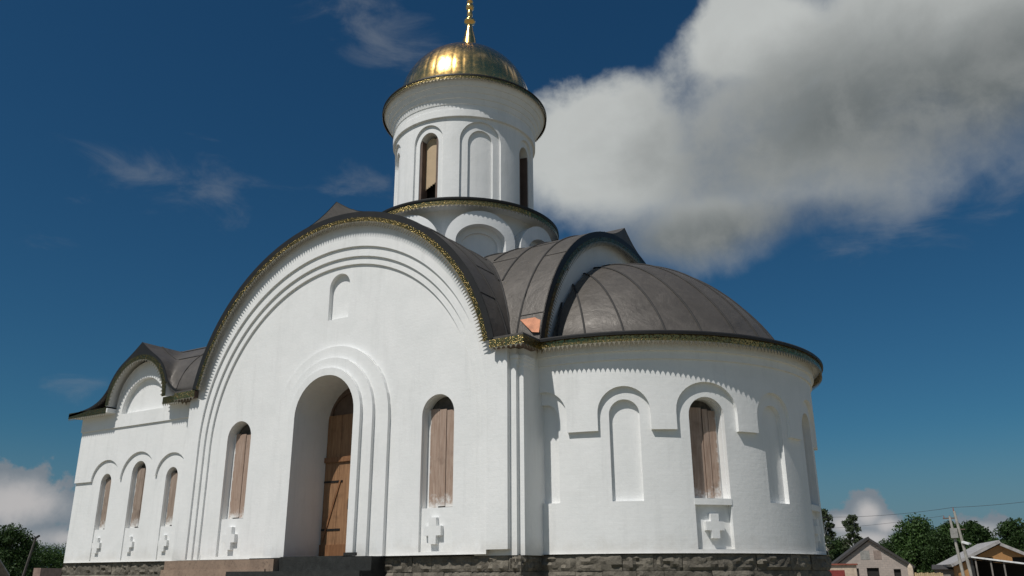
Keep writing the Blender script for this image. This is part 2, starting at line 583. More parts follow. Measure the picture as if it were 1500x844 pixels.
def rim(mb, mp, h, d0, d1, step, us=1.0, ends=(True, True)):
    E = 1e-6

    def q(pts):
        mb.face([mp(*p) for p in pts], [(p[0] * us + p[2], p[1]) for p in pts])

    br = {h.s0, h.s1} | set(h.brk)
    k = max(1, int(math.ceil((h.s1 - h.s0) / step)))
    br = sorted(br | {h.s0 + (h.s1 - h.s0) * i / k for i in range(k + 1)})
    for a, b in zip(br, br[1:]):
        if b - a < 2e-5:
            continue
        a_, b_ = a + E, b - E
        q([(a, h.lo(a_), d0), (b, h.lo(b_), d0), (b, h.lo(b_), d1), (a, h.lo(a_), d1)])
        q([(a, h.hi(a_), d0), (b, h.hi(b_), d0), (b, h.hi(b_), d1), (a, h.hi(a_), d1)])
    if ends[0]:
        q([(h.s0, h.lo(h.s0 + E), d0), (h.s0, h.hi(h.s0 + E), d0), (h.s0, h.hi(h.s0 + E), d1), (h.s0, h.lo(h.s0 + E), d1)])
    if ends[1]:
        q([(h.s1, h.lo(h.s1 - E), d0), (h.s1, h.hi(h.s1 - E), d0), (h.s1, h.hi(h.s1 - E), d1), (h.s1, h.lo(h.s1 - E), d1)])
    for b in br[1:-1]:
        for fn in (h.hi, h.lo):
            z0, z1 = fn(b - 1e-5), fn(b + 1e-5)
            if abs(z0 - z1) > 0.03:
                q([(b, z0, d0), (b, z1, d0), (b, z1, d1), (b, z0, d1)])


def flat(side, off):
    """mapping for a flat wall facing S, E, N or W at the given distance from the building axis; s runs to the viewer's right"""
    if side == 'S':
        return lambda s, z, d: (s, -off - d, z)
    if side == 'N':
        return lambda s, z, d: (-s, off + d, z)
    if side == 'E':
        return lambda s, z, d: (off + d, s, z)
    return lambda s, z, d: (-off - d, -s, z)


def cyl(c, r):
    """s in degrees counted from south towards east"""
    return lambda s, z, d: (c[0] + (r + d) * math.sin(R(s)), c[1] - (r + d) * math.cos(R(s)), z)


# ------------------------------------------------------------------ ground
def mat_ground():
    mt, t, b = new_mat('bare_earth')
    co = obj_co(t)
    n1 = t.noise(co, 0.15, 8, 0.6)
    n2 = t.noise(co, 3.0, 6, 0.65)
    c = t.mix(t.ramp(n1, [(0.45, 0), (0.6, 1)]), (0.24, 0.20, 0.15, 1), (0.10, 0.12, 0.045, 1))
    c = t.mix(t.math('MULTIPLY', n2, 0.5), c, (0.30, 0.26, 0.2, 1))
    t.put(b.inputs['Base Color'], c)
    b.inputs['Roughness'].default_value = 0.95
    bump(t, b, n2, 0.8, 0.08)
    return mt


mb = MB()
mb.face([(-2500, -2500, 0), (2500, -2500, 0), (2500, 2500, 0), (-2500, 2500, 0)])
tag(mb.build('ground', mat_ground()), kind='structure')

# ================================================================== CHURCH
church = empty('church', (0, 0, 0))
tag(church, 'white painted church with grey metal vaulted roofs, round drum and gold dome', 'church')
W = M['white']
HALF = 5.337
ZC, RA = 5.6, 5.2            # roof vault: centre height and radius
A0 = math.asin((6.65 - ZC) / RA)
XB = RA * math.cos(A0)       # where the vault reaches the eaves


def roof_under(s, r=5.12):
    return ZC + math.sqrt(max(0.0, r * r - s * s)) if abs(s) < XB - 0.06 else 6.62


def circ(c, r):
    return lambda s: c + math.sqrt(max(0.0, r * r - s * s))


def cos_brk(hw, n):
    return [-hw * math.cos(math.pi * k / n) for k in range(1, n)]


def win_bay(c, hw, lo, sill, spring, rise, d1, d2):
    return arch(c, hw, lo, spring, rise, d1, [arch(c, hw - 0.012, sill, spring, rise - 0.012, d2, back=False)])


def facade(side, off, frame, portal=False, windows=True, niche=True):
    mp = flat(side, off)
    inner = []
    if windows:
        for sx in (-3.34, 3.34):
            inner.append(win_bay(sx, 0.46, 2.1, 3.05, 5.16, 0.46, -0.07, -0.32))
    if niche:
        inner.append(arch(0, 0.355, 8.0, 8.9, 0.355, -0.13))
    if portal:
        op = arch(0, 1.0, 2.05, 5.43, 1.0, -0.95, back=False, n=22)
        p3 = arch(0, 1.21, 2.045, 5.40, 1.22, 0.30, [op], n=22)
        p2 = arch(0, 1.52, 2.04, 5.34, 1.56, 0.20, [p3], n=22)
        inner.append(arch(0, 1.93, 2.035, 5.26, 1.96, 0.10, [p2], n=22))
    L3 = Reg(-4.45, 4.45, 2.03, circ(4.99, 4.45), 0.0, inner, True, cos_brk(4.45, 72))
    if frame:
        L2 = Reg(-4.62, 4.62, 2.03, circ(5.02, 4.62), frame / 3, [L3], True, cos_brk(4.62, 72))
        L1 = Reg(-4.8, 4.8, 2.03, circ(5.1, 4.8), frame * 2 / 3, [L2], True, cos_brk(4.8, 72))
        top = Reg(-HALF, HALF, lambda x: 2.12 if x > 0 else 2.02, roof_under, frame, [L1], True, cos_brk(5.06, 90) + [-XB + 0.06, XB - 0.06])
    else:
        L3.d = 0.0
        top = Reg(-HALF, HALF, 2.03, roof_under, 0.0, inner, True, cos_brk(5.06, 90) + [-XB + 0.06, XB - 0.06])
    b = MB()
    relief(b, mp, top, 0.5)
    if frame:
        for e in (-HALF, HALF):
            b.face([mp(e, 2.12, frame), mp(e, 6.62, frame), mp(e, 6.62, -0.12), mp(e, 2.12, -0.12)])
        for e in (-1, 1):
            b.face([mp(e * HALF, 2.0, 0.012), mp(e * 4.4, 2.0, 0.012), mp(e * 4.4, 2.16, 0.012), mp(e * HALF, 2.16, 0.012)])
            b.face([mp(e * HALF, 2.12, frame), mp(e * 4.8, 2.12, frame), mp(e * 4.8, 2.12, -0.05), mp(e * HALF, 2.12, -0.05)])
    return b.build('facade_wall', W, church, merge=False)


facade('S', 5.516, 0.165, portal=True)
facade('N', 5.516, 0.165)
facade('E', 5.60, 0, windows=False, niche=False)
facade('W', 5.516, 0, windows=False, niche=False)

# stepped corner buttresses
for sx, ex in ((1, 5.615), (-1, 5.5)):
    for sy in (1, -1):
        pts = [(5.2, 5.555), (5.489, 5.555), (5.489, 5.446), (ex, 5.446), (ex, 4.4), (5.2, 4.4)]
        b = MB()
        b.prism([(sx * p[0], -sy * p[1]) for p in pts], 2.0, 6.6)
        if sx == 1:
            for j, (zz, g) in enumerate(((6.02, 0.03), (6.1, 0.06), (6.18, 0.09))):
                b.prism([(sx * p[0], -sy * p[1]) for p in [(5.345, 5.50 + g), (5.489 + g * 0.7, 5.50 + g), (5.489 + g * 0.7, 5.446 + g * 0.5), (ex + g * 0.6, 5.446 + g * 0.5), (ex + g * 0.6, 5.0), (5.345, 5.0)]], zz, zz + 0.08)
        b.build('corner_buttress', W, church)


# plinth of rough blocks
def rough_course(b, mp, s0, s1, z0, z1, us, wmin, wmax, amp=0.04, joint=0.004, sub=10):
    s = s0
    while s < s1 - 1e-6:
        wd = min(random.uniform(wmin, wmax), s1 - s)
        if s1 - s - wd < wmin * 0.5:
            wd = s1 - s
        off = random.uniform(-0.012, 0.014)
        nx, nz = sub, 5
        g = [[None] * (nz + 1) for _ in range(nx + 1)]
        for i in range(nx + 1):
            for k in range(nz + 1):
                u, v = i / nx, k / nz
                e = min(u, 1 - u, v, 1 - v)
                d_ = off + (random.uniform(-amp, amp) if e > 0 else -0.022 + random.uniform(-0.008, 0.008))
                ss = s + joint * us + (wd - 2 * joint * us) * u
                g[i][k] = (ss, z0 + joint + (z1 - z0 - 2 * joint) * v, d_)
        for i in range(nx):
            for k in range(nz):
                b.face([mp(*g[i][k]), mp(*g[i + 1][k]), mp(*g[i + 1][k + 1]), mp(*g[i][k + 1])], None, 0)
        s += wd


zs = [0.0, 0.42, 0.85, 1.3, 1.68, 2.0]
b = MB()
for z0, z1 in zip(zs, zs[1:]):
    rough_course(b, flat('S', 5.535), -5.45, 5.57, z0, z1, 1.0, 0.5, 1.1)
    rough_course(b, flat('E', 5.57), -5.535, -4.6, z0, z1, 1.0, 0.4, 0.9)
    rough_course(b, flat('E', 5.57), 4.6, 5.535, z0, z1, 1.0, 0.4, 0.9)
    rough_course(b, flat('N', 5.535), -5.57, 5.45, z0, z1, 1.0, 0.5, 1.1)
b.box((-5.44, -5.48, 0), (5.51, 5.48, 2.02))
b.build('plinth', M['stone'], church, smooth=25)

# --------------------------------------------------------------- apse
AC = (5.7, 0.0)
mpA = cyl(AC, 4.66)
DEG = R(1) * 4.66
bays = [(0, 0), (22.5, 0), (45, 1), (67.5, 0), (90, 1), (112.5, 0), (135, 1), (157.5, 0), (180, 0)]
AL, AH = -4.0, 184.0


def hood(x):
    for c, kind in bays:
        hw = 8.8 if kind else 7.0
        if abs(x - c) < hw:
            zz, rr = (4.98, 0.65) if kind else (4.95, 0.58)
            return zz + rr * math.sqrt(max(0, 1 - ((x - c) / hw) ** 2))
    return 4.57


fh, fbrk = [], []
for c, kind in bays:
    hw = 8.8 if kind else 7.0
    fbrk += [c - hw, c + hw] + [c - hw * math.cos(math.pi * k / 18) for k in range(1, 18)]
    if kind:
        fh.append(arch(c, 5.15, 2.1, 4.9, 0.41, -0.12, [arch(c, 5.0, 3.12, 4.9, 0.40, -0.40, back=False)], n=18))
    else:
        fh.append(arch(c, 4.1, 3.08, 4.92, 0.33, -0.11, n=18))
fbrk = [x for x in fbrk if AL < x < AH]
for h in fh:
    h.s0, h.s1 = max(h.s0, AL), min(h.s1, AH)
    h.brk = [x for x in h.brk if h.s0 < x < h.s1]
field = Reg(AL, AH, 2.02, hood, 0.0, fh, True, fbrk)
top = Reg(AL, AH, 2.02, 6.62, 0.085, [field])
b = MB()
relief(b, mpA, top, 1.0, DEG)
cor = Reg(AL, AH, 6.12, 6.62, 0.13)
relief(b, mpA, cor, 1.0, DEG)
rim(b, mpA, cor, 0.085, 0.13, 1.0, DEG)
cor = Reg(AL, AH, 6.3, 6.62, 0.19)
relief(b, mpA, cor, 1.0, DEG)
rim(b, mpA, cor, 0.13, 0.19, 1.0, DEG)
b.lathe([(4.6, 6.60), (5.05, 6.61)], AC, -94, 94, 94)
b.build('apse_wall', W, church, merge=False)
b = MB()
for z0, z1 in zip(zs, zs[1:]):
    rough_course(b, cyl(AC, 4.71), AL, AH, z0, z1, 12.3, 6.5, 13.0, sub=9)
b.lathe([(4.66, 0), (4.66, 2.02)], AC, -94, 94, 94)
b.build('plinth', M['stone'], church, smooth=25)

# apse roof: bell-shaped half dome with standing seams
prof = []
for k in range(26):
    r_ = 4.28 * (1 - k / 25)
    prof.append((r_, 6.74 + 3.13 * max(0.0, 1 - (r_ / 4.3) ** 2) ** 0.79))
profile = [(5.08, 6.61), (5.08, 6.665), (4.75, 6.71), (4.42, 6.75)] + prof
b = MB()
b.lathe(profile, AC, -90, 90, 90)
ar = b.build('apse_roof', M['lead'], church, smooth=50)
b = MB()
b.lathe([(5.07, 6.60), (5.115, 6.60), (5.12, 6.655), (5.09, 6.69), (5.0, 6.692)], AC, -90, 90, 100)
b.build('roof_edge', M['edge'], ar, smooth=40)
b = MB()


def apse_z(r_):
    for (r0, z0), (r1, z1) in zip(profile[1:], profile[2:]):
        if r1 <= r_ <= r0:
            return z0 + (z1 - z0) * (r0 - r_) / max(1e-6, r0 - r1)
    return profile[-1][1]


# seams fan out from the church wall towards the eaves
for ph in (3, 14, 26, 38.5, 50, 63, 75, 86):
    for sy in (1, -1):
        yk = -3.75 * max(0.0, 1 - ph / 92) ** 1.5
        A, B = (AC[0] - 0.08, sy * yk), (AC[0] + 4.72 * math.sin(R(ph)), -sy * 4.72 * math.cos(R(ph)))
        if sy < 0:
            B = (B[0], 4.72 * math.cos(R(ph)))
        pts = []
        for k in range(41):
            u = k / 40
            x_, y_ = A[0] + (B[0] - A[0]) * u, A[1] + (B[1] - A[1]) * u
            pts.append((x_, y_, apse_z(math.hypot(x_ - AC[0], y_ - AC[1])) + 0.010))
        b.tube(pts, 0.026, 6)
b.build('roof_seam', M['seam'], ar, smooth=60)


# --------------------------------------------------------------- main roof: crossed vaults with a keeled ridge
def keel(x):
    return 0.43 * max(0.0, 1 - abs(x) / 1.05) ** 1.8


OUT = 5.86
ROT = {'S': 0, 'E': 90, 'N': 180, 'W': 270}


def rotp(p, deg):
    c_, s_ = math.cos(R(deg)), math.sin(R(deg))
    return (p[0] * c_ - p[1] * s_, p[0] * s_ + p[1] * c_, p[2])


def vz(x):
    return ZC + math.sqrt(max(0, RA * RA - x * x)) + keel(x)


thetas = sorted(set([A0 + (math.pi - 2 * A0) * k / 72 for k in range(73)] + [math.acos(x / RA) for x in (-0.05, -0.12, -0.25, 0, 0.05, 0.12, 0.25)]))
b = MB()
bs = MB()
bf = MB()
for side, deg in ROT.items():
    for t0, t1 in zip(thetas, thetas[1:]):
        x0, x1 = RA * math.cos(t0), RA * math.cos(t1)
        n = 4
        for i in range(n):
            def yy(x, u):
                return -OUT + (OUT - max(abs(x), 2.0)) * u
            P = [(x0, yy(x0, i / n), vz(x0)), (x1, yy(x1, i / n), vz(x1)), (x1, yy(x1, (i + 1) / n), vz(x1)), (x0, yy(x0, (i + 1) / n), vz(x0))]
            b.face([rotp(p, deg) for p in P])
        # front edge (thin black sheet edge) and the fascia below the keel
        if max(keel(x0), keel(x1)) > 0:
            b.face([rotp(p, deg) for p in [(x0, -OUT + 0.01, vz(x0)), (x1, -OUT + 0.01, vz(x1)), (x1, -OUT + 0.01, vz(x1) - keel(x1) - 0.03), (x0, -OUT + 0.01, vz(x0) - keel(x0) - 0.03)]])
        r_ = 5.03
        F = [(x0, -OUT, vz(x0) - keel(x0)), (x1, -OUT, vz(x1) - keel(x1)), (r_ * math.cos(t1), -OUT, ZC + r_ * math.sin(t1)), (r_ * math.cos(t0), -OUT, ZC + r_ * math.sin(t0))]
        bf.face([rotp(p, deg) for p in F])
    # flat corner beside the vault
    b.box(*[tuple(map(f, zip(*[rotp((XB - 0.01, -OUT, 6.60), deg), rotp((OUT, -XB + 0.01, 6.66), deg)]))) for f in (min, max)])
    # seams running over the vault
    for y in (-5.2, -4.3, -3.45, -2.7):
        pts = []
        for t in thetas:
            x = RA * math.cos(t)
            if abs(x) < -y - 0.02:
                pts.append(rotp((x, y, vz(x) + 0.012), deg))
        for seg in ([p for p in pts],):
            if len(seg) > 2:
                bs.tube(seg, 0.024, 6)
    # staggered cross joints between the seams
    for (ya, yb), angs in zip(((-5.84, -5.2), (-5.2, -4.3), (-4.3, -3.45), (-3.45, -2.7)), ((25, 52, 80, 108, 135, 160), (38, 66, 95, 122, 148), (45, 58, 84, 110, 131), (60, 74, 100, 118))):
        for a in angs:
            x = RA * math.cos(R(a))
            bs.bar(rotp((x, ya, vz(x) + 0.004), deg), rotp((x, min(yb, 0), vz(x) + 0.004), deg), 0.022, 0.012) if abs(x) < -yb else None
for sx in (1, -1):
    for sy in (1, -1):
        pts = [(sx * v, sy * v, ZC + math.sqrt(RA * RA - v * v) + 0.012) for v in np.linspace(XB - 0.02, 2.3, 14)]
        bs.tube(pts, 0.03, 6)
main_roof = b.build('main_roof', M['lead'], church, smooth=40)
bs.build('roof_seam', M['seam'], main_roof, smooth=60)
bf.build('roof_edge', M['edge'], main_roof, solid=0.03)
# underside of the overhang
b = MB()
for side, deg in ROT.items():
    for t0, t1 in zip(thetas, thetas[1:]):
        P = [(5.1 * math.cos(t), y, ZC + 5.1 * math.sin(t)) for t, y in ((t0, -OUT + 0.03), (t1, -OUT + 0.03), (t1, -5.45), (t0, -5.45))]
        b.face([rotp(p, deg) for p in P])
b.build('eave_lining', W, church, smooth=40)
# small vent hole in the east gable
b = MB()
b.box((5.59, -3.27, 8.98), (5.612, -3.14, 9.13))
b.build('vent', M['dark'], church)
# bare copper flashing at the foot of the valley
b = MB()
b.face([(5.24, -4.95, 7.27), (5.78, -4.91, 7.28), (5.83, -5.10, 6.84), (5.66, -5.12, 6.87)])
b.build('copper_flashing', M['copper'], church, solid=0.012)


# --------------------------------------------------------------- gilt fretwork trims
def ribbon(b, up, dn, tooth, n):
    """strip between two curves of u in 0..1 with n hanging teeth"""
    for k in range(n):
        u0, u1 = k / n, (k + 1) / n
        um = (u0 + u1) / 2
        b.face([up(u0), up(u1), dn(u1), dn(u0)])
        ul, ur = u0 + (u1 - u0) * 0.04, u1 - (u1 - u0) * 0.04
        ml, mr = u0 + (u1 - u0) * 0.34, u1 - (u1 - u0) * 0.34
        b.face([dn(ul), dn(ur), tooth(mr, 0.4), tooth(ml, 0.4)], None, 1)
        b.face([tooth(ml, 0.4), tooth(mr, 0.4), tooth(um, 1.0)], None, 1)


def arch_trim(deg, y=-OUT - 0.004):
    b = MB()
    def pt(u, r_):
        a = math.pi - A0 - (math.pi - 2 * A0) * u
        return rotp((r_ * math.cos(a), y, ZC + r_ * math.sin(a)), deg)
    ribbon(b, lambda u: pt(u, 5.04), lambda u: pt(u, 4.925), lambda u, f: pt(u, 4.925 - 0.13 * f), 150)
    return b


b_all = MB()
for side, deg in ROT.items():
    o = arch_trim(deg).build('gilt_arch_trim', [M['trim_dark'], M['teeth']], church, solid=0.012)


def eave_trim(b, p, q, n, z1=6.61, z0=6.42):
    p, q = Vector(p), Vector(q)
    f = lambda u, z: tuple((p + (q - p) * u)) [:2] + (z,)
    ribbon(b, lambda u: f(u, z1), lambda u: f(u, z0), lambda u, k: f(u, z0 - 0.075 * k), n)


E1 = OUT + 0.006
for sx in (1, -1):
    for sy in (1, -1):
        b = MB()
        eave_trim(b, (sx * 4.98, sy * E1, 0), (sx * E1, sy * E1, 0), 7)
        eave_trim(b, (sx * E1, sy * E1, 0), (sx * E1, sy * 4.98, 0), 7)
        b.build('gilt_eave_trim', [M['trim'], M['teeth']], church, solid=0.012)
        # eave box behind it
        b = MB()
        b.box((min(sx * 5.02, sx * 5.855), min(sy * 5.1, sy * 5.855), 6.42), (max(sx * 5.02, sx * 5.855), max(sy * 5.1, sy * 5.855), 6.598))
        b.build('eave_soffit', M['frame'], church)


def ring_trim(c, r, z1, z0, a0, a1, n, tooth=0.1):
    b = MB()
    f = lambda u, z: (c[0] + r * math.cos(R(a0 + (a1 - a0) * u)), c[1] + r * math.sin(R(a0 + (a1 - a0) * u)), z)
    ribbon(b, lambda u: f(u, z1), lambda u: f(u, z0), lambda u, k: f(u, z0 - tooth * k), n)
    return b


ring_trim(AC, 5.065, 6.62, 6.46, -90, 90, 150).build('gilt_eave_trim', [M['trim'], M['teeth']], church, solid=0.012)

# --------------------------------------------------------------- drum base with kokoshniks
DC = (0.06, 0.04)
KC = 0.5
b = MB()
koks = [arch(KC + 45 * k, 20.5, 9.0, 10.95, 0.90, 0.43, [arch(KC + 45 * k, 14.5, 9.0, 10.9, 0.53, 0.16, [arch(KC + 45 * k, 11.5, 9.0, 10.87, 0.38, 0.08, n=16)], n=18)], n=24) for k in range(8)]
relief(b, cyl(DC, 2.6), Reg(-22.0, 338.0, 9.0, 12.1, 0.0, koks), 2.0, R(1) * 2.6)
b.lathe([(2.5, 12.02), (3.1, 12.1)], DC, n=120)
b.build('drum_base', W, church, merge=False)
b = MB()
b.lathe([(3.1, 12.1), (3.15, 12.13), (3.15, 12.2), (2.9, 12.29), (2.34, 12.5)], DC, n=140)
ring = b.build('drum_skirt_roof', M['lead'], church, smooth=40)
b = MB()
b.lathe([(3.155, 12.12), (3.175, 12.15), (3.17, 12.215), (3.1, 12.235)], DC, n=140)
b.build('roof_edge', M['edge'], ring, smooth=40)
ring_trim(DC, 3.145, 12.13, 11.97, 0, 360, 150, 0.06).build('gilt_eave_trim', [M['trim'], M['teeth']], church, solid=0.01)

# --------------------------------------------------------------- drum
b = MB()
dh = []
drum_windows = []
for k in range(8):
    c = 2 + 45 * k
    if k % 2 == 0:
        dh.append(arch(c + 3.5, 13.0, 12.2, 14.62, 0.58, -0.07, [arch(c + 3.5, 8.7, 12.2, 14.55, 0.42, -0.45, back=False, n=18)], n=18))
        drum_windows.append(c + 3.5)
    else:
        dh.append(arch(c + 1, 16.5, 12.2, 14.58, 0.66, -0.07, [arch(c + 1, 10.2, 12.2, 14.5, 0.46, -0.14, n=18)], n=18))
relief(b, cyl(DC, 2.35), Reg(-20.0, 340.0, 12.2, 15.62, 0.0, dh), 2.0, R(1) * 2.35)
b.lathe([(2.35, 15.36), (2.43, 15.37), (2.435, 15.6), (2.38, 15.63), (2.40, 15.80), (2.42, 15.81), (2.46, 15.98), (2.485, 15.99), (2.535, 16.15), (2.56, 16.16), (2.635, 16.32), (2.665, 16.33), (2.79, 16.56)], DC, n=140)
b.build('drum_wall', W, church, merge=False)
b = MB()
b.lathe([(2.79, 16.585), (2.845, 16.6), (2.84, 16.65), (2.76, 16.69), (2.3, 16.82), (2.2, 16.82)], DC, n=140)
b.build('drum_eave_roof', M['edge'], church, smooth=40)
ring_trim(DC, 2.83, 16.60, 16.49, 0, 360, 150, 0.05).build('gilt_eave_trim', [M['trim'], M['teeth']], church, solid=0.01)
b = MB()
b.lathe([(1.72, 12.2), (1.72, 15.4)], DC, n=48)
b.lathe([(1.72, 15.4), (2.3, 15.4)], DC, n=48)
b.build('drum_interior', M['dark'], church)

# drum windows: brown frame, plywood sheet over the upper part of one of them
for i, c in enumerate(drum_windows):
    mpd = cyl(DC, 2.35)
    b = MB()
    relief(b, mpd, Reg(c - 8.6, c - 6.6, 12.3, 14.75, -0.1), 1.0)
    relief(b, mpd, Reg(c + 6.6, c + 8.6, 12.3, 14.75, -0.1), 1.0)
    wnd = b.build('drum_window', M['frame'], church, merge=False, solid=0.3)
    if i == 0:
        b = MB()
        relief(b, mpd, Reg(c - 8.2, c + 8.2, lambda s, c=c: 13.22 + 0.018 * (s - c) + 0.03 * math.sin(3 * s), lambda s, c=c: 14.45 + 0.42 * math.sqrt(max(0, 1 - ((s - c) / 8.3) ** 2)), -0.30), 0.8)
        b.build('plywood_sheet', M['ply'], wnd, merge=False, solid=0.02)

# --------------------------------------------------------------- gold dome and finial
b = MB()
NG = 44
prof = [(2.3 * math.cos(R(a)), 17.0 + 2.3 * math.sin(R(a))) for a in np.linspace(-6, 85, 44)]


def gore(t):
    return 1 - 0.004 * (1 - abs(math.sin(t * NG / 2)) ** 0.45)


b.lathe(prof, DC, n=NG * 8, rmod=gore)
dome = b.build('gold_dome', M['gold'], church, smooth=70)
FX = (0.16, 0.1)
b = MB()
b.lathe([(0.42, 19.22), (0.33, 19.4), (0.28, 19.62), (0.245, 19.85), (0.19, 20.08), (0.135, 20.32), (0.095, 20.5), (0.1, 20.54), (0.19, 20.6), (0.21, 20.66), (0.19, 20.72), (0.1, 20.78), (0.085, 20.84), (0.11, 20.92), (0.1, 21.08), (0.085, 21.14), (0.14, 21.2), (0.155, 21.3), (0.13, 21.38), (0.08, 21.44), (0.12, 21.52), (0.05, 21.62), (0.0, 21.63)], FX, n=32)
fin = b.build('dome_finial', M['gold'], church, smooth=50)
b = MB()
b.bar((*FX, 21.55), (*FX, 23.6), 0.07, 0.05, up=(0, 1, 0))
b.bar((FX[0] - 0.55, FX[1], 22.8), (FX[0] + 0.55, FX[1], 22.8), 0.05, 0.07)
b.bar((FX[0] - 0.25, FX[1], 23.2), (FX[0] + 0.25, FX[1], 23.2), 0.05, 0.07)
b.bar((FX[0] - 0.3, FX[1], 22.25), (FX[0] + 0.3, FX[1], 22.05), 0.05, 0.07)
b.build('dome_cross', M['gold'], church)

# --------------------------------------------------------------- narthex
NY = 5.367
NX0, NX1 = -10.9, -5.3
NC = -7.9
mpN = flat('S', NY)


def n_top(s):
    return 6.63 + math.sqrt(max(0, 1.3 ** 2 - (s - NC) ** 2)) if abs(s - NC) < 1.3 else 6.45


nb = [(-9.35, 0.26, 0.70, 4.33, 4.35), (-7.8, 0.33, 0.80, 4.54, 4.45), (-6.26, 0.26, 0.68, 4.33, 4.35)]


def n_hood(x):
    for c, hw, H, sp, hs_ in nb:
        if abs(x - c) < H:
            return 4.4 + (H * 0.95 if H > 0.75 else 0.62) * math.sqrt(max(0, 1 - ((x - c) / H) ** 2))
    return 4.4


fb = []
wn = []
for c, hw, H, sp, hs_ in nb:
    fb += [c - H, c + H] + [c - H * math.cos(math.pi * k / 18) for k in range(1, 18)]
    wn.append(win_bay(c, hw, 2.06, 2.96, sp, hw + 0.02, -0.09, -0.29))


def narthex_side(mp, flip=False):
    low = Reg(NX0, NX1, 2.02, n_hood, -0.06, wn, True, fb)
    mid_ = Reg(NX0, NX1, 2.02, 5.98, 0.0, [low])
    tym = arch(NC, 1.0, 6.38, 6.42, 1.0, -0.10, n=24)
    up = Reg(NX0, NX1, 2.02, n_top, 0.05, [mid_, tym], True, [NC - 1.3, NC + 1.3] + [NC - 1.3 * math.cos(math.pi * k / 24) for k in range(1, 24)])
    b = MB()
    relief(b, mp, up, 0.6)
    for z0, z1, d_ in ((2.02, 4.4, -0.06), (4.4, 5.98, 0.0), (5.98, 6.45, 0.05)):
        b.face([mp(NX0, z0, d_), mp(NX0, z1, d_), mp(NX0, z1, -0.2), mp(NX0, z0, -0.2)])
    return b


narthex_side(mpN).build('narthex_wall', W, church, merge=False)
narthex_side(lambda s, z, d: (s, NY + d, z)).build('narthex_wall', W, church, merge=False)
b = MB()
relief(b, lambda s, z, d: (-10.9 - d, s, z), Reg(-NY + 0.06, NY - 0.06, 2.02, 6.4, 0.0, [arch(0, 0.9, 2.02, 4.6, 0.9, -0.3)]), 0.3)
b.build('narthex_wall', W, church, merge=False)
b = MB()
for z0, z1 in zip(zs, zs[1:]):
    rough_course(b, flat('S', NY - 0.02), NX0 + 0.02, -5.45, z0, z1, 1.0, 0.5, 1.2)
    rough_course(b, lambda s, z, d: (-10.89 - d, s, z), -5.35, 5.35, z0, z1, 1.0, 0.5, 1.2)
b.box((-10.84, -5.3, 0), (-5.4, 5.3, 2.02))
b.build('plinth', M['stone'], church, smooth=25)


def n_roof_s(x):
    """ogee section of the narthex gable, across x"""
    a = abs(x - NC)
    if a < 1.42:
        z = 6.63 + math.sqrt(max(0.0, 1.52 ** 2 - a * a))
        z += 0.32 * max(0.0, 1 - a / 0.8) ** 2
    else:
        z = 6.63 + 0.54 * math.exp(-(a - 1.42) / 0.22 * 0.55)
        z = max(z, 0)
    return min(z, 9) - 0.10 * max(0, a - 1.6) / 1.7


def n_roof_w(y):
    return 6.55 + 2.85 * math.sqrt(max(0.0, 1 - (y / 5.72) ** 2))


b = MB()
xs = sorted(set(list(np.linspace(-11.2, -5.2, 61)) + [NC + v for v in (-1.45, -1.42, -1.38, -1.3, 1.3, 1.38, 1.42, 1.45, -0.1, -0.05, 0, 0.05, 0.1)]))
ys = sorted(set(list(-5.72 + np.linspace(0, 1, 30) ** 1.6 * 5.72)))
ys = ys + [-y for y in ys[::-1][1:]]


def n_roof(x, y):
    u = min(1.0, max(0.0, (x + 10.9) / 1.9))
    return max(n_roof_s(x), 6.3 + (n_roof_w(y) - 6.3) * u * u * (3 - 2 * u))


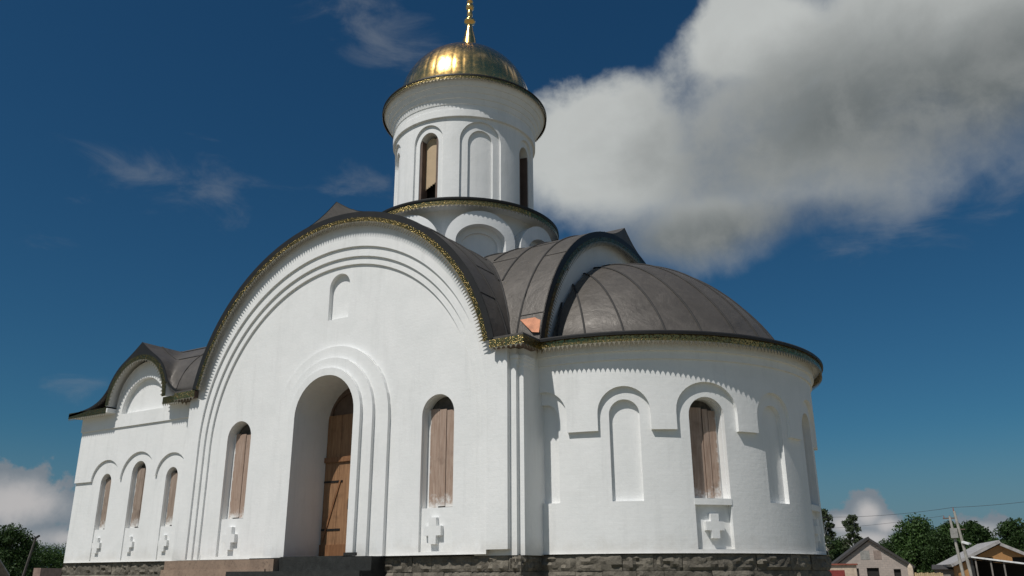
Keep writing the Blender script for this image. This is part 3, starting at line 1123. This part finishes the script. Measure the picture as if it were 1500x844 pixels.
H = [[n_roof(x, y) for y in ys] for x in xs]
for i in range(len(xs) - 1):
    for k in range(len(ys) - 1):
        b.face([(xs[i], ys[k], H[i][k]), (xs[i + 1], ys[k], H[i + 1][k]), (xs[i + 1], ys[k + 1], H[i + 1][k + 1]), (xs[i], ys[k + 1], H[i][k + 1])])
nroof = b.build('narthex_roof', M['lead'], church, smooth=40, solid=0.05)
b = MB()
for y in (-5.0, -4.3):
    b.tube([(x, y, n_roof(x, y) + 0.012) for x in xs], 0.016, 6)
for x in (-10.6, -9.9, -6.0):
    b.tube([(x, y, n_roof(x, y) + 0.012) for y in ys], 0.016, 6)
b.build('roof_seam', M['seam'], nroof, smooth=60)
for sgn in (-1, 1):
    Y = sgn * 5.73
    b = MB()
    for x0, x1 in zip(xs, xs[1:]):
        def under(x):
            a = abs(x - NC)
            return 6.63 + math.sqrt(max(0, 1.44 ** 2 - a * a)) if a < 1.38 else min(n_roof_s(x) - 0.07, 7.05)
        b.face([(x0, Y, n_roof_s(x0) + 0.004), (x1, Y, n_roof_s(x1) + 0.004), (x1, Y, under(x1)), (x0, Y, under(x0))])
    b.build('roof_edge', M['edge'], nroof, solid=0.02)
    b = MB()

    def npt(u, r_):
        a = math.pi * 1.0 - (math.pi) * u
        return (NC + r_ * math.cos(a), Y, 6.63 + r_ * math.sin(a))
    ribbon(b, lambda u: npt(u, 1.44), lambda u: npt(u, 1.29), lambda u, f: npt(u, 1.29 - 0.09 * f), 34)
    b.build('gilt_arch_trim', [M['trim_dark'], M['teeth']], church, solid=0.01)
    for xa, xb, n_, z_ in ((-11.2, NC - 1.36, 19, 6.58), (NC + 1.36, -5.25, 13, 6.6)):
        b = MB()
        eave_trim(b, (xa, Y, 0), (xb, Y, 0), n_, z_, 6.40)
        b.build('gilt_eave_trim', [M['trim_dark'], M['teeth']], church, solid=0.01)
    for xa, xb in ((-11.18, NC - 1.3), (NC + 1.3, -5.36)):
        b = MB()
        b.box((xa, min(sgn * 5.3, sgn * 5.72), 6.43), (xb, max(sgn * 5.3, sgn * 5.72), 6.56))
        b.build('eave_soffit', W, church)
    b = MB()
    for k in range(24):
        a0_, a1_ = math.pi * k / 24, math.pi * (k + 1) / 24
        b.face([(NC + 1.43 * math.cos(a0_), Y, 6.63 + 1.43 * math.sin(a0_)), (NC + 1.43 * math.cos(a1_), Y, 6.63 + 1.43 * math.sin(a1_)),
                (NC + 1.43 * math.cos(a1_), sgn * 5.3, 6.63 + 1.43 * math.sin(a1_)), (NC + 1.43 * math.cos(a0_), sgn * 5.3, 6.63 + 1.43 * math.sin(a0_))])
    b.build('eave_lining', W, church, smooth=40)


# --------------------------------------------------------------- boarded windows, door, crosses
def board_uv(b, mp, c, hw, s0, s1, z0, z1, d, th, zz0, zz1, us):
    P = lambda s, z, dd: mp(s, z, dd)
    U = lambda s, z: ((s - c + hw) / (2 * hw), (z - zz0) / (zz1 - zz0))
    n = 4 if us < 0.5 else 1
    e = [s0 + (s1 - s0) * i / n for i in range(n + 1)]
    for a, q in zip(e, e[1:]):
        b.face([P(a, z0, d), P(q, z0, d), P(q, z1, d), P(a, z1, d)], [U(a, z0), U(q, z0), U(q, z1), U(a, z1)])
        b.face([P(a, z1, d), P(q, z1, d), P(q, z1, d - th), P(a, z1, d - th)], [U(a, z1)] * 4)
    for s in (s0, s1):
        b.face([P(s, z0, d), P(s, z1, d), P(s, z1, d - th), P(s, z0, d - th)], [U(s, z0), U(s, z1), U(s, z1), U(s, z0)])


def boarded_window(mp, c, hw, sill, spring, rise, d, splits, mat, us=1.0, gap=0.3):
    """dark recess behind, a plaster-smeared frame, and upright boards nailed across"""
    b = MB()
    relief(b, mp, arch(c, hw, sill, spring, rise, d - 0.12), 1.0 if us < .5 else 5.0)
    wnd = b.build('window', M['recess'], church, merge=False)
    b = MB()
    fw = hw * 0.16
    for s0, s1 in ((c - hw, c - hw + fw), (c + hw - fw * 0.7, c + hw)):
        relief(b, mp, Reg(s0, s1, sill, spring + rise * 0.35, d - 0.03), 5.0)
        rim(b, mp, Reg(s0, s1, sill, spring + rise * 0.35, d), d - 0.03, d - 0.1, 5.0)
    b.build('window_frame', W, wnd, merge=False)
    e = [c - hw + fw * 0.9 + (2 * hw - fw * 1.5) * f for f in splits]
    for k, (s0, s1) in enumerate(zip(e, e[1:])):
        b = MB()
        j = (0.006 + 0.004 * (k % 2)) / us if us < 0.5 else 0.008
        top_z = spring + rise * (1 - gap) - 0.03 * ((k * 7) % 3)
        board_uv(b, mp, c, hw, s0 + j, s1 - j, sill + 0.02 * ((k * 5) % 3), top_z, d + 0.006 * ((k * 3) % 4) - 0.012, 0.03, sill, spring + rise, us)
        b.build('board', mat, wnd, merge=False)


for side in ('S', 'N'):
    mp = flat(side, 5.516)
    for j, c in enumerate((-3.34, 3.34)):
        boarded_window(mp, c, 0.44, 3.05, 5.16, 0.44, -0.21, (0, 0.36, 0.62, 1) if j else (0, 0.22, 0.55, 1), M['board'], gap=0.62)
for mp in (mpN, lambda s, z, d: (s, NY + d, z)):
    for c, hw, H_, sp, hs_ in nb:
        boarded_window(mp, c, hw - 0.012, 2.96, sp, hw + 0.008, -0.18, (0, 0.5, 1) if hw < 0.3 else (0, 0.4, 0.7, 1), M['board_dark'], gap=0.5)
for c, kind in bays:
    if kind:
        boarded_window(mpA, c, 5.0, 3.12, 4.9, 0.40, -0.27, (0, 0.5, 0.72, 1), M['board_dark'] if c != 45 else M['board'], us=DEG, gap=0.45)
        b = MB()
        sl = Reg(c - 5.3, c + 5.3, 3.0, 3.13, 0.012)
        relief(b, mpA, sl, 1.0, DEG)
        rim(b, mpA, sl, 0.012, -0.3, 1.0, DEG)
        b.build('window_sill', W, church, merge=False)


def relief_cross(mp, c, z, arm, us=1.0, d0=-0.1, d1=0.035):
    """plus-shaped raised cross"""
    b = MB()
    a, t_ = arm, arm * 0.36
    lo = lambda s: z - (a if abs(s - c) * us < t_ else t_)
    hi = lambda s: z + (a if abs(s - c) * us < t_ else t_)
    rg = Reg(c - a * 0.82 / us, c + a * 0.82 / us, lo, hi, d1, brk=[c - t_ / us, c + t_ / us])
    relief(b, mp, rg, 5.0, us)
    rim(b, mp, rg, d1, d0, 5.0, us)
    b.build('relief_cross', W, church, merge=False)


for side in ('S', 'N'):
    for c in (-3.34, 3.34):
        relief_cross(flat(side, 5.516), c - 0.06 if c > 0 else c, 2.55, 0.285)
for mp in (mpN, lambda s, z, d: (s, NY + d, z)):
    for c, hw, H_, sp, hs_ in nb:
        relief_cross(mp, c, 2.5, 0.22, d0=-0.16, d1=-0.02)
for c, kind in bays:
    if kind:
        relief_cross(mpA, c, 2.57, 0.25, DEG, d0=-0.13, d1=0.0)

# portal: door recessed in the opening, threshold
YD = -5.516 + 0.93
b = MB()
b.face([(-1.0, YD + 0.1, 2.0), (1.0, YD + 0.1, 2.0), (1.0, YD + 0.1, 6.5), (-1.0, YD + 0.1, 6.5)])
b.build('portal_back', M['dark'], church)
b = MB()
for k in range(4):
    b.box((-0.99 + 0.495 * k, YD, 2.08), (-0.99 + 0.495 * k + 0.487, YD + 0.05, 4.42))
door = b.build('door', M['door'], church)
b = MB()
b.box((-1.0, YD - 0.05, 4.42), (1.0, YD + 0.05, 4.55))
b.box((-1.0, YD - 0.03, 2.05), (1.0, YD + 0.05, 2.36))
b.bar((-0.93, YD - 0.012, 2.42), (-0.42, YD - 0.012, 3.95), 0.05, 0.03, up=(0, -1, 0))
b.bar((0.93, YD - 0.012, 2.42), (0.1, YD - 0.012, 3.95), 0.05, 0.03, up=(0, -1, 0))
b.build('door_beam', M['door_beam'], door)
b = MB()
b.box((-0.08, YD - 0.07, 3.2), (-0.03, YD + 0.001, 3.46))
b.build('handle', M['edge'], door)
for z in (2.7, 3.9):
    b = MB()
    b.box((-0.99, YD - 0.014, z), (-0.35, YD + 0.001, z + 0.05))
    b.build('hinge', M['edge'], door)
b = MB()
for k in range(4):
    b.box((-0.99 + 0.495 * k, YD + 0.01, 4.55), (-0.99 + 0.495 * k + 0.487, YD + 0.06, 5.66))
b.build('upper_door_panel', M['door'], door)
b = MB()
relief(b, lambda s, z, d: (s, YD - d, z), Reg(-1.0, 1.0, 5.66, lambda s: 5.43 + math.sqrt(max(0.06, 1 - s * s)), -0.02, [arch(0, 0.88, 5.66, 5.7, 0.56, -0.08)]), 0.1)
b.build('portal_tympanum', M['frame'], church, merge=False)
b = MB()
b.box((-1.0, -5.9, 2.0), (1.0, YD, 2.05))
b.box((0.98, -5.86, 2.05), (1.35, -5.81, 2.12))
b.build('threshold', M['black'], church)
b = MB()
b.box((-1.95, -6.02, 0.0), (1.97, -5.56, 2.028))
b.box((-2.3, -6.4, 0.0), (1.97, -6.02, 1.72))
b.build('porch_step', M['black'], church)

# brown bare platform left of the porch
b = MB()
b.box((-4.95, -6.18, 0.0), (-0.93, -5.60, 2.0))
for k, (z0, z1) in enumerate(((0.0, 0.6), (0.61, 1.2), (1.21, 1.78))):
    b.box((-5.02, -6.215, z0), (-1.18, -6.181, z1))
tag(b.build('platform', M['brownc']), 'low brown bare masonry platform along the church wall beside the porch', 'platform')


# ================================================================== SURROUNDINGS
def bearing(az, dist, z=0.0):
    """a point at the given compass bearing and distance from the photographer's standpoint"""
    return Vector((CAM.x + math.sin(R(az)) * dist, CAM.y + math.cos(R(az)) * dist, z))


LEAF = [mat_leaf('dark_leaves', (0.02, 0.043, 0.012), (0.05, 0.09, 0.025)), mat_leaf('green_leaves', (0.027, 0.06, 0.015), (0.07, 0.125, 0.032)), mat_leaf('birch_leaves', (0.03, 0.045, 0.02), (0.075, 0.1, 0.045))]
BARK = plain('bark', (0.10, 0.08, 0.06), 0.9)
BIRCH = plain('birch_bark', (0.55, 0.53, 0.49), 0.8, 0, 0.5, 2.0)


def leaf_cloud(b, centres, per, size, spread):
    for (c, r_) in centres:
        n = int(per * (r_ / spread) ** 1.3)
        p = rng.normal(size=(n, 3))
        p /= np.linalg.norm(p, axis=1)[:, None]
        p *= (rng.random((n, 1)) ** 0.45) * r_
        p[:, 2] *= 0.8
        p += np.array(c)
        a = rng.normal(size=(n, 3))
        a /= np.linalg.norm(a, axis=1)[:, None]
        t_ = rng.normal(size=(n, 3))
        q = np.cross(a, t_)
        q /= np.linalg.norm(q, axis=1)[:, None]
        sz = size * rng.uniform(0.6, 1.4, (n, 1))
        for i in range(n):
            A, Q, P = a[i] * sz[i], q[i] * sz[i] * 0.6, p[i]
            b.face([P - A, P - Q * 0.9, P + A, P + Q])


def tree(name, az, dist, h, wd, label, leaf=1, birch=False, group=None, base=0.15, seed=0):
    random.seed(seed * 13 + 5)
    loc = bearing(az, dist)
    root = empty(name, loc)
    tag(root, label, 'tree', group)
    tr = MB()
    lean = random.uniform(-0.04, 0.04) * h
    tr.tube([(0, 0, -0.1), (lean * 0.3, 0, h * 0.35), (lean, 0, h * 0.72), (lean * 1.2, 0, h * 0.93)], [0.022 * h, 0.017 * h, 0.009 * h, 0.003 * h], 7)
    cs = []
    n = 34 if birch else 56
    for k in range(n):
        f = base + (1 - base) * ((k + 0.5) / n) ** 0.9
        pr = math.sin(math.pi * min(1, (f - base) / (1 - base) * 0.8 + 0.16)) ** 0.7
        a = random.uniform(0, 6.283)
        rr = wd * 0.5 * pr * random.uniform(0.25, 0.85)
        c = (lean * f + rr * math.cos(a), rr * math.sin(a), h * f * 0.93 + random.uniform(-0.03, 0.03) * h)
        cs.append((c, wd * random.uniform(0.13, 0.24) * (0.75 if birch else 1)))
        tr.tube([(lean * f * 0.8, 0, h * f * 0.72), (c[0] * 0.5, c[1] * 0.5, h * f * 0.84), c], [0.006 * h, 0.004 * h, 0.002 * h], 5)
    tr.build('trunk', BIRCH if birch else BARK, root)
    lb = MB()
    leaf_cloud(lb, cs, 150 if birch else 210, 0.021 * h if not birch else 0.018 * h, wd * 0.19)
    lb.build('crown', LEAF[leaf], root, merge=False)
    return root


G1, G2 = 'trees behind the church', 'distant trees on the left'
tree('birch_tree', -12.0, 170, 13.6, 5.2, 'tall thin birch tree right against the curved church wall', 2, True, G1, 0.12, 1)
tree('birch_tree', -10.3, 172, 12.6, 5.4, 'loose white-trunked birch standing behind the ridge of the gabled block house', 2, True, G1, 0.15, 2)
tree('broadleaf_tree', -11.2, 178, 8.0, 8.0, 'low dark bush-like tree between the two birches', 0, False, G1, 0.02, 3)
tree('broadleaf_tree', -8.4, 185, 7.6, 9.5, 'low dark tree just right of the gabled house ridge', 0, False, G1, 0.02, 4)
tree('broadleaf_tree', -7.05, 185, 11.6, 10.5, 'tallest dense green tree right of the gabled block house', 1, False, G1, 0.02, 5)
tree('broadleaf_tree', -5.9, 182, 9.0, 8.5, 'dark green tree left of the concrete utility pole', 0, False, G1, 0.02, 6)
tree('broadleaf_tree', -5.0, 185, 10.8, 8.0, 'dense tree rising directly behind the concrete utility pole', 1, False, G1, 0.02, 7)
tree('broadleaf_tree', -3.85, 186, 10.6, 7.5, 'dark tree above the ridge of the grey sheet roof', 0, False, G1, 0.02, 8)
tree('broadleaf_tree', -2.9, 182, 7.4, 8.0, 'low green tree behind the orange wooden gable', 1, False, G1, 0.02, 9)
tree('broadleaf_tree', -1.75, 175, 10.2, 9.0, 'big dark tree at the right edge behind the orange gable', 0, False, G1, 0.02, 10)
tree('broadleaf_tree', -7.6, 192, 9.2, 8.0, 'green tree filling the gap behind the right roof slope of the block house', 0, False, G1, 0.02, 15)
tree('broadleaf_tree', -6.4, 192, 10.0, 8.5, 'green tree between the tallest tree and the utility pole', 1, False, G1, 0.02, 16)
tree('broadleaf_tree', -61.3, 150, 8.6, 8.5, 'tall dark tree at the far left edge', 0, False, G2, 0.02, 11)
tree('broadleaf_tree', -60.1, 170, 6.6, 11.0, 'low spreading tree behind the leaning pole', 1, False, G2, 0.02, 12)
tree('broadleaf_tree', -58.75, 172, 6.4, 10.0, 'low tree touching the white corner of the church', 1, False, G2, 0.02, 13)
tree('broadleaf_tree', -57.2, 175, 5.8, 9.0, 'low tree mostly hidden behind the left church corner', 0, False, G2, 0.02, 14)

# ---- gabled house of pale blocks
blockm, t_, b_ = new_mat('pale_blocks')
uv_ = t_.node('ShaderNodeTexCoord').outputs['Object']
mpg = t_.node('ShaderNodeMapping')
mpg.inputs['Rotation'].default_value = (R(90), 0, 0)
t_.l.new(uv_, mpg.inputs['Vector'])
bk = t_.node('ShaderNodeTexBrick')
bk.inputs['Scale'].default_value = 1.0
bk.inputs['Brick Width'].default_value = 0.5
bk.inputs['Row Height'].default_value = 0.24
bk.inputs['Mortar Size'].default_value = 0.02
bk.inputs['Color1'].default_value = (0.46, 0.37, 0.32, 1)
bk.inputs['Color2'].default_value = (0.30, 0.25, 0.22, 1)
bk.inputs['Mortar'].default_value = (0.22, 0.2, 0.18, 1)
t_.l.new(mpg.outputs[0], bk.inputs['Vector'])
t_.put(b_.inputs['Base Color'], t_.mix(t_.noise(uv_, 1.2, 5), bk.outputs[0], (0.42, 0.36, 0.32, 1)))
b_.inputs['Roughness'].default_value = 0.9
cream = plain('cream_plaster', (0.50, 0.40, 0.31), 0.85)
redm = plain('red_door_paint', (0.22, 0.035, 0.03), 0.5)
redtile = plain('red_tile', (0.25, 0.07, 0.045), 0.8)
darkroof = plain('dark_roof', (0.05, 0.045, 0.042), 0.8)
sheet = plain('grey_sheet_roof', (0.36, 0.34, 0.33), 0.6)
orange = mat_wood('orange_cladding', (0.33, 0.16, 0.055), (0.45, 0.24, 0.09), 0.6)
concrete = plain('pole_concrete', (0.36, 0.34, 0.30), 0.9)
whitep = plain('white_metal', (0.75, 0.75, 0.74), 0.5)
yellow = plain('yellow_boards', (0.48, 0.36, 0.20), 0.8)
greyw = plain('grey_boards', (0.20, 0.18, 0.16), 0.9)
brickred = plain('brick_wall', (0.36, 0.25, 0.21), 0.9, 0, 0.3)


def house(az, dist, rz, hw, depth, eave, apex, wall_m, roof_m, over, label, openings, name='house', infill=()):
    """gable end faces local -y"""
    root = empty(name, bearing(az, dist), R(rz))
    tag(root, label, 'house')
    holes = [Reg(x0, x1, z0, z1, -0.25, back=False) for (x0, x1, z0, z1) in openings]
    b = MB()
    g = lambda s: eave + (apex - eave) * (1 - abs(s) / hw)
    relief(b, lambda s, z, d: (s, -d, z), Reg(-hw, hw, 0, g, 0.0, holes, True, [0.0]), 1.0)
    relief(b, lambda s, z, d: (s, depth + d, z), Reg(-hw, hw, 0, g, 0.0, [], True, [0.0]), 1.0)
    for sx in (-hw, hw):
        b.face([(sx, 0, 0), (sx, depth, 0), (sx, depth, eave), (sx, 0, eave)])
    b.build('wall', wall_m, root, merge=False)
    for (x0, x1, z0, z1) in openings:
        c = MB()
        c.face([(x0, 0.24, z0), (x1, 0.24, z0), (x1, 0.24, z1), (x0, 0.24, z1)])
        c.build('window', M['dark'], root)
    for (x0, x1, z0, z1, mt) in infill:
        c = MB()
        c.box((x0, -0.02, z0), (x1, 0.1, z1))
        c.build('blocked_window', mt, root)
    k = over * (apex - eave) / hw
    c = MB()
    for sx in (-1, 1):
        c.face([(0, -over, apex + 0.12), (sx * (hw + over), -over, eave - k + 0.12), (sx * (hw + over), depth + over, eave - k + 0.12), (0, depth + over, apex + 0.12)])
    c.build('roof', roof_m, root, merge=False, solid=0.26)
    return root


house(-9.55, 110, 15, 4.05, 9.0, 2.5, 5.35, blockm, darkroof, 0.35, 'pale block house with steep dark gable roof and black window openings',
      [(-2.35, -1.6, 0.9, 2.2), (-0.75, 0.55, 0.2, 2.25), (2.1, 2.85, 0.9, 2.1)], 'block_house',
      [(-1.25, -0.25, 3.15, 4.15, plain('grey_blocks', (0.27, 0.26, 0.24))), (0.2, 1.0, 3.15, 4.15, plain('brown_blocks', (0.26, 0.20, 0.17)))])

root = empty('garage', bearing(-11.4, 100), R(10))
tag(root, 'small cream garage with dark red door in front of the block house', 'garage')
b = MB()
b.box((-1.5, 0, 0), (1.55, 4.0, 2.5))
b.build('wall', cream, root)
b = MB()
b.box((-1.25, -0.05, 0.0), (0.35, 0.02, 1.98))
b.build('door', redm, root)
b = MB()
b.box((-1.65, -0.2, 2.5), (1.7, 4.2, 2.63))
b.build('roof', redtile, root)

root = empty('gate_post', bearing(-7.55, 80))
tag(root, 'pale pointed gate post right of the block house', 'gate post')
b = MB()
b.box((-0.2, -0.2, 0), (0.2, 0.2, 2.05))
b.build('shaft', cream, root)
b = MB()
b.lathe([(0.26, 2.05), (0.24, 2.15), (0.0, 2.4)], (0, 0), 45, 405, 4)
b.build('cap', cream, root)
fence = empty('board_fence', bearing(-7.0, 80), R(7))
tag(fence, 'low yellowish board fence running right from the pale gate post', 'fence')
b = MB()
for k in range(15):
    b.box((-0.65 + 0.15 * k, 0, 0), (-0.65 + 0.15 * k + 0.13, 0.03, 1.66 + 0.03 * math.sin(k * 2.1)))
b.build('board_panel', yellow, fence)
for k in (0, 1):
    b = MB()
    b.box((-0.6 + 1.9 * k, 0.03, 0), (-0.5 + 1.9 * k, 0.12, 1.6))
    b.build('post', yellow, fence)

house(-2.7, 90, 13, 3.75, 10.0, 2.25, 4.05, orange, sheet, 0.45, 'house with orange wooden gable and light grey sheet roof',
      [(-1.7, -0.75, 1.9, 2.95), (0.75, 1.9, 1.9, 2.95)], 'gabled_house')

# ---- lean-to shed in front of it
root = empty('lean_to_shed', bearing(-3.3, 76), R(8))
tag(root, 'open dark lean-to shed with thin white roof edge in front of the orange gable', 'shed')
b = MB()
b.face([(-1.3, -0.3, 2.78), (3.6, -0.3, 2.05), (3.6, 3.6, 2.05), (-1.3, 3.6, 2.78)])
b.build('roof', darkroof, root, merge=False, solid=0.08)
b = MB()
b.bar((-1.32, -0.32, 2.78), (3.6, -0.32, 2.05), 0.05, 0.11)
b.build('fascia', whitep, root)
b = MB()
b.face([(-1.2, 3.4, 0), (3.5, 3.4, 0), (3.5, 3.4, 2.0), (-1.2, 3.4, 2.65)])
b.face([(-1.2, 3.4, 0), (-1.2, 0.5, 0), (-1.2, 0.5, 2.65), (-1.2, 3.4, 2.65)])
b.build('back_wall', M['dark'], root, merge=False, solid=0.04)
for x in (-1.1, -0.1, 0.75, 2.2, 3.4):
    b = MB()
    b.box((x, -0.2, 0), (x + 0.1, -0.1, 2.7 - (x + 1.3) * 0.149))
    b.build('post', greyw, root)

# ---- small dark sheds at the foot of the sheet roof
root = empty('log_store', bearing(-5.3, 92), R(5))
tag(root, 'low dark wooden store under the trees left of the utility pole', 'shed')
b = MB()
b.box((-1.6, 0, 0), (1.6, 2.5, 1.95))
b.build('wall', greyw, root)
b = MB()
b.face([(-1.8, -0.3, 2.0), (1.8, -0.3, 2.0), (1.8, 2.7, 2.4), (-1.8, 2.7, 2.4)])
b.build('roof', darkroof, root, merge=False, solid=0.06)

# ---- twin-legged concrete utility pole with transformer and lamp
pc = bearing(-4.7, 85)
pole = empty('utility_pole', pc, R(0))
tag(pole, 'leaning twin-leg concrete utility pole with transformer box and white lamp', 'utility pole')
b = MB()
b.tube([(-0.1, 0, 0), (-0.5, 0, 6.3)], [0.14, 0.10], 8)
b.build('leg', concrete, pole)
b = MB()
b.tube([(0.55, 0, 0), (-0.08, 0, 6.75)], [0.15, 0.10], 8)
b.build('leg', concrete, pole)
b = MB()
b.bar((-1.05, 0, 6.15), (0.0, 0, 6.15), 0.1, 0.1)
b.bar((-0.15, 0, 5.2), (0.55, 0, 5.2), 0.08, 0.08)
b.build('crossarm', M['frame'], pole)
b = MB()
b.box((-0.62, -0.35, 4.5), (-0.05, -0.05, 5.3))
b.build('transformer', plain('transformer_grey', (0.28, 0.27, 0.25), 0.7), pole)
b = MB()
b.bar((0.2, -0.1, 4.15), (0.75, -0.5, 3.95), 0.32, 0.14)
b.build('lamp', whitep, pole)
b = MB()
b.tube([(-0.12, 0, 6.75), (-0.12, 0, 7.05)], [0.05, 0.03], 6)
for x in (-0.95, -0.5, -0.1):
    b.tube([(x, 0, 6.2), (x, 0, 6.38)], [0.04, 0.03], 6)
b.build('insulator', redtile, pole)


def wire(p, q, sag, label, r_=0.016):
    b = MB()
    p, q = Vector(p), Vector(q)
    pts = []
    for k in range(17):
        u = k / 16
        v = p.lerp(q, u)
        v.z -= sag * 4 * u * (1 - u)
        pts.append(v)
    b.tube(pts, r_, 5)
    tag(b.build('power_line', plain('cable', (0.04, 0.04, 0.045), 0.6)), label, 'wire', 'power lines at the utility pole')


ptop = pc + Vector((-0.12, 0, 7.05))
wire(ptop, bearing(-15, 95, 7.5), 0.5, 'overhead wire running left from the top of the concrete pole')
wire(ptop, bearing(4, 80, 7.9), 0.3, 'overhead wire running right from the top of the concrete pole')
wire(pc + Vector((-0.95, 0, 6.38)), bearing(-15, 96, 6.0), 0.3, 'lower wire running left from the crossarm of the concrete pole', 0.012)

# ---- left edge: leaning pole, low brick wall, shed roof
root = empty('wooden_pole', bearing(-60.35, 62))
tag(root, 'thin leaning wooden pole in front of the left hand trees', 'pole')
b = MB()
b.tube([(-0.32, -0.2, 0), (0.1, 0.05, 2.9), (0.28, 0.12, 3.9)], [0.085, 0.075, 0.06], 8)
b.build('shaft', plain('old_pole_wood', (0.09, 0.08, 0.07), 0.9), root)
b = MB()
b.bar((0.1, 0.12, 3.86), (0.5, 0.2, 4.06), 0.1, 0.1)
b.build('bracket', M['edge'], root)
root = empty('brick_wall', bearing(-59.1, 45), R(-55))
tag(root, 'low pale reddish brick wall left of the church corner', 'wall')
b = MB()
b.box((-0.85, 0, 0), (1.6, 0.3, 2.0))
b.build('tall_section', brickred, root)
b = MB()
b.box((-1.3, 0.002, 0), (-0.852, 0.3, 1.82))
b.build('low_section', brickred, root)
root = empty('shed', bearing(-65.0, 60), R(-55))
tag(root, 'shed with light grey pitched roof cut off by the left edge', 'shed')
b = MB()
b.box((-2.2, 0, 0), (0.3, 3, 1.7))
b.build('wall', greyw, root)
b = MB()
for sx in (-1, 1):
    b.face([(-1.0, -0.2, 2.75), (-1.0 + sx * 1.75, -0.2, 1.7), (-1.0 + sx * 1.75, 3.2, 1.7), (-1.0, 3.2, 2.75)])
b.build('roof', sheet, root, merge=False, solid=0.08)
